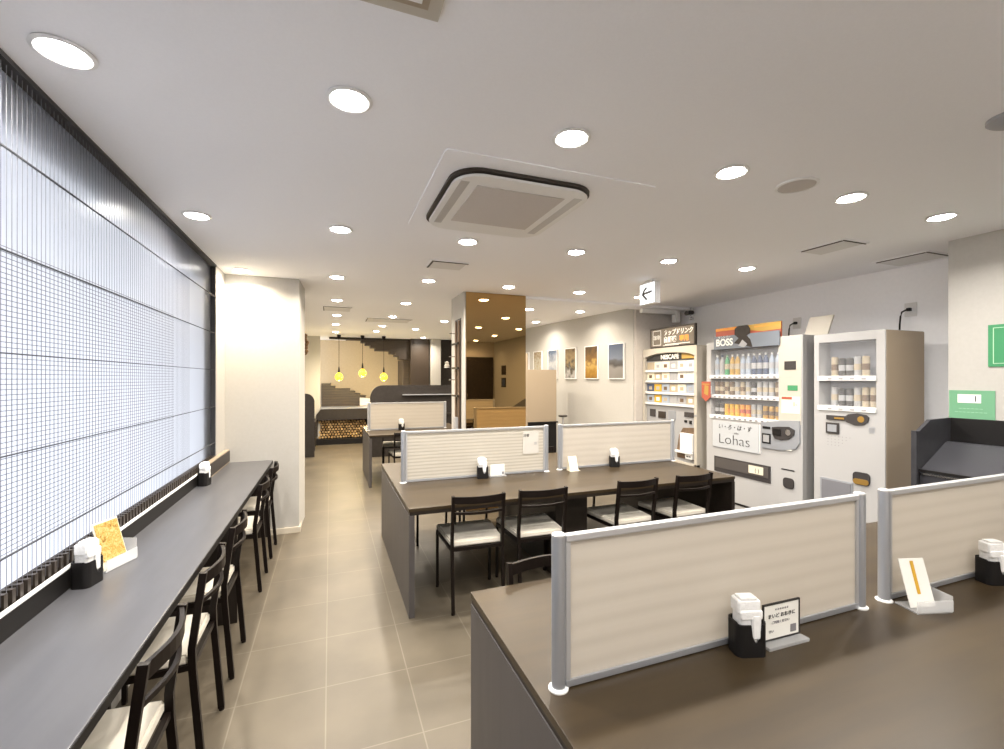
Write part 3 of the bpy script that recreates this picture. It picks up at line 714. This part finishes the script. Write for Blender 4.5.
for rn, z, keys in (('upper', 1.5572, ['cream', 'navy', 'navy', 'silver', 'cream']), ('lower', 1.2972, ['silver', 'navy', 'navy', 'silver', 'cream', 'cream'])):
    for k, key in enumerate(keys):
        yy = 2.28+.52-.10-.062*k
        place_item(key, (XF+.06, yy, z), f'{colname[key]} can, {ordn[k]} from the left on the {rn} shelf of the narrow machine', f'cans on the {rn} shelf of the narrow machine', 1.3)

# coffee machine with arched header
v1 = thing('vending_machine', 'cream cup coffee vending machine with arched black header, farthest from the camera', 'vending machine', (XF, 4.25, 0))
b = MB(); wv, hv = 1.0, 1.94
b.box(.05, .60, 0, wv, 0, hv, .006)
b.box(0, .05, 0, .045, .03, hv, .004).box(0, .05, wv-.035, wv, .03, hv, .004).box(0, .05, 0, wv, .03, .50, .004)
arch = [(.045, hv), (.045, 1.82)]+[(.045+(wv-.08)*k/12, 1.82+.055*math.sin(PI*k/12)**.6) for k in range(13)]+[(wv-.035, hv)]
b.prism(arch, 'x', 0, .05)
b.build('cabinet', 'cream_gloss', v1)
hdr = [(.05, 1.775)]+[(.05+(wv-.09)*k/12, 1.80+.065*math.sin(PI*k/12)**.6) for k in range(13)]+[(wv-.04, 1.775)]
MB().prism(hdr, 'x', .030, .050).build('header', 'ink', v1)
MB().prism([(.06, 1.785), (.06, 1.805), (.15, 1.845), (.28, 1.855), (.28, 1.785)], 'x', .027, .030).build('header_print', 'gold', v1)
text('NESCAFÉ', (.0285, .50, 1.818), .082, 'paper', v1, '-x', bold=.003)
MB().box(.040, .050, .045, wv-.035, .50, 1.775).build('fascia', 'greyprint', v1)
cards = [['beige', 'cream_paper', 'cream_paper', 'greyprint', 'paper', 'paper'], ['cream_paper', 'beige', 'cream_paper', 'greyprint', 'paper', 'paper'],
         ['blue', 'yellow', 'paleblue', 'beige', 'cream_paper', 'paleblue'], ['paleblue', 'yellow', 'paleblue', 'greyprint', 'greyprint', 'beige']]
zt = [1.765, 1.625, 1.470, 1.325]
for r_ in range(4):
    for c_ in range(6):
        y1 = wv-.055-.148*c_
        cd = MB().box(.032, .040, y1-.138, y1, zt[r_]-.105, zt[r_]-.008, .002).build('drink_card', cards[r_][c_], v1)
        MB().box(.030, .032, y1-.10, y1-.04, zt[r_]-.085, zt[r_]-.04).build('cup_picture', ['beige', 'greyprint', 'rail', 'paper'][(r_*2+c_) % 4], cd)
    MB().box(.010, .040, .05, wv-.04, zt[r_]-.142, zt[r_]-.112, .004).build('button_rail', 'white', v1)
for (a, b_, z0, z1, mm) in ((.78, .89, 1.02, 1.12, 'smoke'), (.58, .72, 1.01, 1.10, 'vent_dark'), (.40, .53, 1.00, 1.12, 'sage_panel'), (.08, .24, 1.06, 1.12, 'smoke'), (.12, .16, .98, 1.02, 'black'), (.20, .24, .99, 1.02, 'black')):
    MB().box(.030, .040, a, b_, z0, z1, .003).build('control_window', mm, v1)
MB().prism([(.05, .54), (.36, .54), (.37, .62), (.33, .82), (.26, .92), (.05, .94)], 'x', .030, .040).build('cup_recess', 'rail', v1)
MB().box(-.01, .030, .06, .27, .64, .86, .004).box(-.01, .03, .07, .18, .55, .61, .003).build('cup_door', 'white', v1)
MB().box(-.012, -.01, .09, .12, .575, .59).box(-.012, -.01, .13, .16, .575, .59).build('small_slots', 'ink', v1)
MB().box(-.03, .030, .06, .36, .612, .636, .006).build('cup_shelf', 'white', v1)
MB().box(-.004, .001, .002, .04, 1.08, 1.10).build('door_lock', 'greyprint', v1)
# sign board on the coffee machine
sg = thing('sign_board', 'brown framed drinks sign board standing on the coffee machine', 'sign', (XF+.02, 4.30, 1.942))
MB().box(-.015, .015, -.02, .80, .0, .265, .004).build('frame', 'dark_panel', sg)
MB().box(-.018, -.015, .0, .78, .018, .247).build('face', mat('brown_sign_face', (.15, .125, .10), .5), sg)
text('カップドリンク', (-.019, .27, .185), .078, 'paper', sg, '-x', shear=.2, bold=.002, sx=.95)
text('自販機', (-.019, .41, .095), .080, 'paper', sg, '-x', bold=.003)
text('専用', (-.019, .16, .095), .080, 'orange', sg, '-x', bold=.003)
MB().box(-.0195, -.018, .06, .50, .034, .042).box(-.0195, -.018, .25, .54, .022, .028).build('underline', 'paper', sg)
e_ = MB()
for a in ((.58, .74, .225, .232), (.58, .74, .035, .042), (.58, .587, .035, .232), (.733, .74, .035, .232)): e_.box(-.0195, -.018, *a)
e_.build('emblem_frame', 'paper', sg)
text('珈琲', (-.0205, .66, .135), .066, 'paper', sg, '-x')

# board leaning on the wall above the machines, wall sockets and cords
t = tag(MB().prism([(4.30, 1.945), (4.318, 1.945), (4.40, 2.13), (4.382, 2.13)], 'y', 2.86, 3.08).build('leaning_board', 'cream_gloss'), 'pale blank board leaning on top of the wide drinks machine', 'board')
for yy, cy, w in ((2.46, 2.49, 'above the narrow vending machine'), (3.50, 3.55, 'above the wide drinks machine')):
    so = thing('wall_socket', 'small grey wall socket '+w, 'socket', (4.78, yy, 2.14))
    MB().box(-.010, 0, -.045, .045, -.06, .06, .004).build('plate', 'vent_cover', so)
    MB().box(-.014, -.010, -.02, .02, -.02, .02, .002).build('outlet_face', 'white', so)
    co = thing('power_cord', 'black power cord hanging from the socket '+w, 'cord', (4.766, yy, 2.14))
    MB().box(-.03, 0, -.014, .014, -.014, .014, .003).build('plug', 'black', co)
    MB().tube([(-.028, 0, 0), (-.04, .01, -.005), (-.05, .035, -.02), (-.05, .045, -.06), (-.05, .05, -.12), (-.055, .05, -.198)], .007).build('cable', 'black', co)

# ---------------------------------------------------------------- return station and green posters by the right wall
st = thing('return_station', 'black tray return cabinet with tall back against the right wall', 'cabinet', (0, 0, 0))
MB().prism([(3.80, 0), (4.16, 0), (4.16, 1.085), (4.10, 1.085), (3.80, .905)], 'y', .60, 1.905, bev=.003).build('cabinet', mat('graphite_gloss', (.050, .050, .058), .3), st)
MB().box(3.79, 3.80, .60, 1.90, .875, .888).build('metal_strip', 'chrome', st)
MB().box(3.785, 3.805, .60, 1.905, .895, .912, .002).build('ledge', 'black', st)
MB().box(4.165, 4.195, .60, 1.93, 0, 1.252, .003).build('back_board', 'black', st)
MB().prism([(3.755, 0), (4.195, 0), (4.195, 1.252), (3.93, 1.245), (3.80, 1.17), (3.755, 1.17)], 'y', 1.907, 1.93).build('side_board', 'station', st)
MB().box(3.752, 3.775, 1.90, 1.932, 0, 1.175, .003).build('front_post', 'station', st)
t = thing('small_tray', 'small silver tray with odds and ends on the ledge of the return cabinet', 'tray', (4.13, 1.42, 1.0855))
MB().box(-.028, .028, -.12, .12, 0, .006, .002).box(-.028, -.024, -.12, .12, .006, .014).box(.024, .028, -.12, .12, .006, .014).build('dish', 'alu', t)
for k, (a, c_) in enumerate(((-.07, .005), (.0, -.005), (.06, .003))): MB().sphere((c_, a, .02), .015, (1, 1.2, .8)).build('knick_knack', 'chrome', t, True)
t = thing('green_poster', 'pale green notice with a white bar just above the return cabinet', 'poster', (4.2, 1.81, 1.35))
MB().box(-.006, 0, -.125, .118, -.10, .10).build('sheet', mat('mint_green_card', (.15, .36, .21), .5), t)
MB().box(-.008, -.006, -.055, .07, .012, .072).build('white_bar', 'paper', t)
MB().box(-.0085, -.008, -.03, -.024, .022, .062).build('mark', 'ink', t)
text('ーーーーーー', (-.0066, 0, -.03), .022, 'green_light', t, '-x'); text('ーーーーーーーー', (-.0066, 0, -.055), .022, 'green_light', t, '-x')
t = thing('green_poster', 'deep green poster with a thin white border at the right frame edge', 'poster', (4.2, 1.53, 1.755))
MB().box(-.006, 0, -.19, .19, -.142, .142).build('sheet', 'green', t)
e_ = MB()
for a in ((-.165, .165, .118, .122), (-.165, .165, -.122, -.118), (-.165, -.161, -.122, .122), (.161, .165, -.122, .122)): e_.box(-.0075, -.006, *a)
e_.build('border_line', 'green_light', t)
for yy, zz, w in ((-.95, 1.76, 'upper dark framed notice near the door seen in the mirror'), (-.95, 1.44, 'lower dark framed notice near the door seen in the mirror')):
    t = thing('framed_notice', w, 'picture', (4.2, yy, zz))
    MB().box(-.014, 0, -.15, .15, -.12, .12, .003).build('frame', 'dark_panel', t)
    MB().box(-.016, -.014, -.12, .12, -.09, .09).build('sheet', 'vent_dark' if zz > 1.6 else 'blue', t)

# ---------------------------------------------------------------- pictures on the gallery wall
def photo_mat(name, stops, nscale, seed, vert=.6):
    stops = [(p_, tuple(v*.5 for v in c_)) for p_, c_ in stops]
    m = mat(name, (.5, .5, .5), .4); nt = m.node_tree; N = nt.nodes; L = nt.links
    tc = N.new('ShaderNodeTexCoord'); mp = N.new('ShaderNodeMapping'); mp.inputs['Location'].default_value = (seed, seed*.7, 0)
    nz = N.new('ShaderNodeTexNoise'); nz.inputs['Scale'].default_value = nscale; nz.inputs['Detail'].default_value = 6
    sx = N.new('ShaderNodeSeparateXYZ'); L.new(tc.outputs['Object'], sx.inputs[0])
    L.new(tc.outputs['Object'], mp.inputs['Vector']); L.new(mp.outputs['Vector'], nz.inputs['Vector'])
    a = N.new('ShaderNodeMath'); a.operation = 'MULTIPLY_ADD'; a.inputs[1].default_value = 2.0; a.inputs[2].default_value = .5
    L.new(sx.outputs['Z'], a.inputs[0])
    mm = N.new('ShaderNodeMix'); mm.data_type = 'FLOAT'; mm.inputs[0].default_value = 1-vert
    L.new(a.outputs[0], mm.inputs[2]); L.new(nz.outputs['Fac'], mm.inputs[3])
    cr = N.new('ShaderNodeValToRGB'); e = cr.color_ramp.elements
    e[0].position, e[0].color = stops[0][0], (*stops[0][1], 1); e[1].position, e[1].color = stops[-1][0], (*stops[-1][1], 1)
    for p_, c_ in stops[1:-1]: k = e.new(p_); k.color = (*c_, 1)
    L.new(mm.outputs[0], cr.inputs['Fac']); L.new(cr.outputs['Color'], N['Principled BSDF'].inputs['Base Color'])
    return m
pics = [
 (.375, .155, 'large framed photo of a grey-blue sky over a pale street', [(.1, (.40, .37, .33)), (.35, (.48, .45, .42)), (.42, (.12, .11, .10)), (.52, (.20, .20, .22)), (.56, (.30, .35, .45)), (.9, (.13, .17, .27))], 5, .8),
 (.95, .152, 'framed amber photo of a shop front, second from the coffee machine', [(.1, (.20, .09, .02)), (.3, (.60, .32, .05)), (.45, (.85, .55, .15)), (.55, (.35, .18, .04)), (.8, (.10, .06, .03))], 14, .6),
 (1.51, .145, 'framed photo of white flowers against brown, third from the coffee machine', [(.1, (.05, .04, .04)), (.3, (.75, .72, .70)), (.42, (.06, .05, .04)), (.55, (.50, .36, .18)), (.8, (.16, .09, .04))], 12, .45),
 (2.05, .140, 'framed photo with blue sky and a dark mountain, fourth from the coffee machine', [(.1, (.02, .02, .03)), (.4, (.45, .50, .60)), (.5, (.75, .77, .80)), (.7, (.16, .22, .34))], 9, .5),
 (2.56, .140, 'framed photo of brown branches, fifth from the coffee machine', [(.1, (.10, .06, .03)), (.35, (.60, .45, .22)), (.5, (.80, .75, .62)), (.7, (.40, .26, .12))], 16, .3),
 (3.02, .120, 'framed bluish photo half hidden behind the pillar', [(.1, (.30, .33, .40)), (.5, (.65, .68, .72)), (.8, (.20, .22, .28))], 10, .4)]
ang = math.atan2(D_.y, D_.x)-PI/2
for k, (s_, hw, lab, stops, ns, vt) in enumerate(pics):
    c = A_+D_*s_
    t = thing('framed_photo', lab, 'picture', (c.x, c.y, 1.79), ang, 'photos on the gallery wall')
    fr_ = MB()
    for a in ((-hw-.012, -hw, -.262, .262), (hw, hw+.012, -.262, .262), (-hw, hw, .250, .262), (-hw, hw, -.262, -.250)): fr_.box(-.022, .004, *a)
    fr_.build('frame', 'white', t)
    MB().box(-.016, -.002, -hw, hw, -.25, .25).build('print', photo_mat('photo_%d' % k, stops, ns, k*3.1, vt), t)

# ---------------------------------------------------------------- behind the pillar
t = thing('cream_cabinet', 'plain cream cabinet on a black base between the pillar and the photos', 'cabinet', (2.92, 6.60, 0))
MB().box(.02, .53, 0, .42, .842, 1.68, .004).build('upper_box', 'beige_gloss', t)
MB().box(.52-.50, .53, .0, .42, .03, .82, .004).build('lower_box', 'black', t)
MB().box(.0, .55, -.02, .44, .82, .842, .003).build('black_top', 'black', t)
MB().box(.03, .52, .03, .40, 0, .03).build('plinth', 'black', t)
t = thing('slim_post', 'slim beige post standing between the mirror and the cream cabinet', 'post', (2.865, 6.5, 0))
MB().box(-.02, .02, -.02, .02, .01, 1.93, .004).build('shaft', 'beige_gloss', t)
MB().box(-.05, .05, -.05, .05, 0, .012, .003).build('foot_plate', 'dark_panel', t)
t = thing('pedestal_table', 'small round grey-topped pedestal table behind the middle screen', 'table', (3.47, 6.42, 0))
MB().lathe([(0, 0), (.09, 0), (.09, .015), (0, .02)], n=24).build('base', 'black', t, True)
MB().cyl((0, 0, .015), (0, 0, .93), .014).build('stem', 'alu', t, True)
MB().lathe([(0, 0), (.07, 0), (.072, .01), (.07, .022), (0, .022)], (0, 0, .93), 28).build('round_top', 'dark_panel', t, True)

# ---------------------------------------------------------------- far end: booths, firewood, stairs, columns, pendants
def quarter(x0, x1, z0, z1, r, left=True, n=10):
    if left:
        return [(x0, z0), (x1, z0), (x1, z1)]+[(x0+r-r*math.sin(math.radians(90*k/n)), z1-r+r*math.cos(math.radians(90*k/n))) for k in range(n+1)]
    return [(x1, z0), (x0, z0), (x0, z1)]+[(x1-r+r*math.sin(math.radians(90*k/n)), z1-r+r*math.cos(math.radians(90*k/n))) for k in range(n+1)]
t = thing('booth_partition', 'wide charcoal booth partition with a rounded upper corner before the stairs', 'partition', (0, 0, 0))
MB().prism(quarter(.735, 3.2, 0, 1.405, .24), 'y', 9.2, 9.27, bev=.004).build('board', 'slate', t)
MB().box(1.35, 3.2, 9.10, 9.20, 1.205, 1.222, .003).build('ledge', 'alu', t)
MB().box(.76, 3.2, 9.14, 9.20, .80, .83, .003).build('lower_ledge', 'dark_panel', t)
t = thing('booth_end_board', 'narrow charcoal booth end board with a rounded corner beside the white pier', 'partition', (0, 0, 0))
MB().prism(quarter(-.52, -.285, 0, 1.245, .16, False), 'y', 9.62, 9.70, bev=.004).build('board', 'slate', t)
MB().box(-.52, -.34, 9.70, 10.4, 0, 1.10, .004).build('bench_back', 'dark_panel', t)
t = thing('bench', 'dark bench running on from the booth end board towards the firewood bin', 'bench', (0, 0, 0))
MB().box(-.335, -.285, 10.42, 11.2, .50, .62, .004).build('rail', 'slate', t)
MB().box(-.335, -.30, 10.46, 10.52, 0, .50, .003).build('leg', 'slate', t)
MB().box(-.335, -.30, 11.10, 11.16, 0, .50, .003).build('leg', 'slate', t)

fw = thing('firewood_bin', 'low black counter with an open bay of split firewood below', 'firewood bin', (0, 0, 0))
MB().prism([(-.20, .83), (1.5, .83), (1.5, .575), (-.30, .575), (-.30, .70)], 'y', 11.28, 11.34, bev=.004).build('front_board', 'slate', fw)
MB().box(-.20, 1.5, 11.27, 12.0, .83, .85, .003).build('top', 'alu', fw)
MB().box(-.30, 1.5, 11.28, 11.39, .0, .13, .004).box(-.20, 1.5, 11.39, 11.9, 0, .13).build('plinth', 'black', fw)
MB().box(-.20, 1.5, 11.85, 11.9, .13, .83).build('back_board', 'black', fw)
MB().box(-.30, -.265, 11.34, 11.39, .13, .575).box(.86, .90, 11.30, 11.85, .13, .575).build('side_board', 'slate', fw)
# logs, each its own object
def make_log(v):
    r0 = random.Random(v); n = r0.choice((5, 6, 7)); pts = []
    for k in range(n):
        a = 2*PI*k/n+r0.uniform(-.25, .25); r = r0.uniform(.8, 1.0)*.0335
        pts.append((r*math.cos(a), r*math.sin(a)))
    t = thing('firewood_log', 'split firewood log stacked in the open bay of the black counter', 'log', (0, 0, 0), 0, 'split logs stacked in the firewood bin')
    MB().prism(pts, 'y', .004, .34, bev=.002).build('bark', 'bark', t)
    MB().prism([(a*.92, c_*.92) for a, c_ in pts], 'y', 0, .004).build('cut_end', 'log_end' if v % 2 else 'log_end2', t)
    return t
lp = [make_log(v) for v in range(6)]; used = [False]*6
cols = 17; k_ = 0
for r_ in range(7):
    for c_ in range(cols):
        x = -.222+.0655*c_+(.03 if r_ % 2 else 0)+random.uniform(-.003, .003); z = .168+.0595*r_+random.uniform(-.002, .002)*(r_ > 0)
        if x > .825: continue
        v = random.randrange(6); dy = random.uniform(0, .09)
        o = lp[v] if not used[v] else dup(lp[v])
        used[v] = True; o.location = (x, 11.36+dy, z); o.rotation_euler = (0, random.uniform(0, 6.28), 0); k_ += 1
# lower stair flight
prof = [(-.20, 1.42), (.02, 1.42), (.02, 1.345), (.125, 1.345), (.125, 1.28), (.47, 1.28), (.47, 1.215), (.59, 1.215), (.59, 1.155), (.71, 1.155), (.71, 1.10), (.85, 1.10), (.85, 1.03), (1.0, 1.03), (1.0, .86), (-.20, .86)]
t = thing('lower_staircase', 'grey-brown boarded stair flight stepping down behind the firewood bin', 'staircase', (0, 0, 0))
MB().prism(prof, 'y', 12.02, 12.48).box(-.20, 1.0, 12.02, 12.48, 0, .86).build('stepped_side', 'stair', t)
ln = MB()
for z, xe in ((1.34, .0), (1.275, .12), (1.21, .45), (1.15, .57), (1.09, .69), (1.03, .83), (.965, .98), (.90, .98)): ln.box(-.20, xe, 12.005, 12.02, z-.006, z+.004)
for x0, x1, z in ((0, .03, 1.42), (.0, .135, 1.345), (.1, .48, 1.28), (.45, .6, 1.215), (.57, .72, 1.155), (.69, .86, 1.10)): ln.box(x0, x1, 11.99, 12.48, z, z+.012)
ln.build('tread_edges', 'dark_panel', t)
t = tag(MB().prism([(.70, .862), (1.0, .862), (1.0, 1.04), (.70, 1.06)], 'y', 11.90, 11.96).build('side_box', 'vent_face'), 'small pale grey box standing on the black counter beside the stairs', 'box')
# upper flight seen from below
up = [(-.02, 2.52), (-.02, 2.49), (.36, 2.49), (.36, 2.47), (.70, 2.47), (.70, 2.41), (.80, 2.41), (.80, 2.35), (.92, 2.35), (.92, 2.29), (1.03, 2.29), (1.03, 2.22), (1.38, 2.22), (1.38, 2.15), (1.50, 2.15), (1.50, 2.09), (1.60, 2.09), (1.60, 2.02), (1.86, 2.02), (1.86, 2.52)]
t = thing('upper_staircase', 'dark brown stair flight hanging below the ceiling above the yellow lamps', 'staircase', (0, 0, 0))
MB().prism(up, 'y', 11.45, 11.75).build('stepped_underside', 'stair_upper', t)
MB().box(-.02, 1.86, 11.42, 11.45, 2.47, 2.52, .003).build('edge_beam', 'dark_panel', t)
struct(MB().box(1.72, 1.86, 11.55, 12.5, 0, 2.02).build('trim_4', 'stair'))
t = tag(MB().box(1.865, 2.33, 11.3, 11.75, 0, CZ-.002, .006).build('dark_column', mat('brown_column', (.040, .029, .021), .4)), 'dark brown square column at the far end, lit from above', 'column')
struct(MB().box(2.36, 2.60, 11.2, 11.8, 0, CZ).build('wall_pier', 'wall'))
t = tag(MB().box(2.64, 3.2, 11.35, 11.5, 0, CZ-.002, .004).build('dark_board', 'dark_panel'), 'tall flat dark board right of the white far pier', 'board')
# pendants
pn = thing('pendant_lamp', 'yellow glass pendant lamp above the stairs, closest to the white pier', 'pendant lamp', (.19, 10.9, 1.575), 0, 'yellow pendant lamps')
MB().lathe([(0, -.085), (.05, -.075), (.085, -.03), (.09, .01), (.07, .055), (.035, .085), (.022, .10), (0, .10)], n=24).build('glass_globe', 'globe', pn, True)
MB().lathe([(0, 0), (.024, 0), (.018, .08), (.01, .13), (0, .14)], (0, 0, .10), 16).build('socket', 'chair_frame', pn, True)
cdx = MB().cyl((0, 0, .23), (0, 0, .93), .005, 8).build('cord', 'chair_frame', pn)
MB().lathe([(0, -.07), (.03, -.07), (.045, 0), (.045, .018), (0, .018)], (0, 0, .935), 20).build('ceiling_cup', 'chair_frame', pn, True)
def pend2(loc, lab, top):
    r = dup(pn, loc, 0, lab)
    for c in r.children:
        if c.name.startswith('cord'): c.scale = (1, 1, (top-.23)/.70); c.location = (0, 0, .23-.23*(top-.23)/.70)
        if c.name.startswith('ceiling_cup'): c.location = (0, 0, top-.93)
    return r
pend2((.70, 10.9, 1.665), 'yellow glass pendant lamp above the stairs, middle and highest of three', CZ-1.665-.022)
for x_, z_ in ((.19, 1.575), (.70, 1.665), (1.175, 1.575)):
    ld = bpy.data.lights.new('globe_bulb', 'POINT'); ld.energy = 14; ld.color = (1, .80, .45); ld.shadow_soft_size = .05
    lo = bpy.data.objects.new('globe_bulb', ld); COL.objects.link(lo); lo.location = (x_, 10.9, z_-.13)
pend2((1.175, 10.9, 1.575), 'yellow glass pendant lamp above the stairs, closest to the dark column', .93)

# small things on the left wall beyond the pier
t = thing('wall_wreath', 'brown wreath ornament hanging high on the wall beyond the pier', 'ornament', (-.50, 8.6, 2.12))
MB().box(-.10, -.02, -.05, .05, -.28, .24, .01).build('backing', 'chair_frame', t)
w_ = MB(); r0 = random.Random(3)
for k in range(26):
    a = 2*PI*k/26; w_.sphere((.03+.10*math.cos(a)+r0.uniform(-.02, .02), r0.uniform(-.05, .0), .02+.17*math.sin(a)+r0.uniform(-.02, .02)), .035, n=8)
w_.build('leaf_ring', 'bark', t, True)
MB().sphere((.05, -.05, -.03), .045, (1, .6, .6)).build('pale_bow', 'cream_gloss', t, True)
t = thing('hanging_sheet', 'narrow white sheet hanging below the wreath', 'paper', (-.50, 8.6, 1.70))
MB().box(-.08, .09, -.008, .0, -.22, .12).build('sheet', 'paper', t)
MB().box(-.085, .095, -.012, .004, .12, .135, .003).build('top_bar', 'alu', t)

# ---------------------------------------------------------------- world, camera, view
w = bpy.data.worlds.new('daylight'); SC.world = w; w.use_nodes = True
bg = w.node_tree.nodes['Background']; bg.inputs['Color'].default_value = (.91, .94, 1.0, 1); bg.inputs['Strength'].default_value = 2.95

cam = bpy.data.cameras.new('camera'); co = bpy.data.objects.new('camera', cam); COL.objects.link(co)
cam.sensor_fit = 'HORIZONTAL'; cam.sensor_width = 36; cam.lens = 36*454/1004
cam.shift_y = 4.5/1004
cam.clip_start = .02; cam.clip_end = 100
co.location = (0, 0, H); co.rotation_euler = (PI/2, 0, -math.atan2(172, 454))
SC.camera = co
SC.view_settings.view_transform = 'Standard'; SC.view_settings.look = 'None'
SC.view_settings.exposure = 0.80; SC.view_settings.gamma = 1.0; SC.view_settings.use_curve_mapping = False
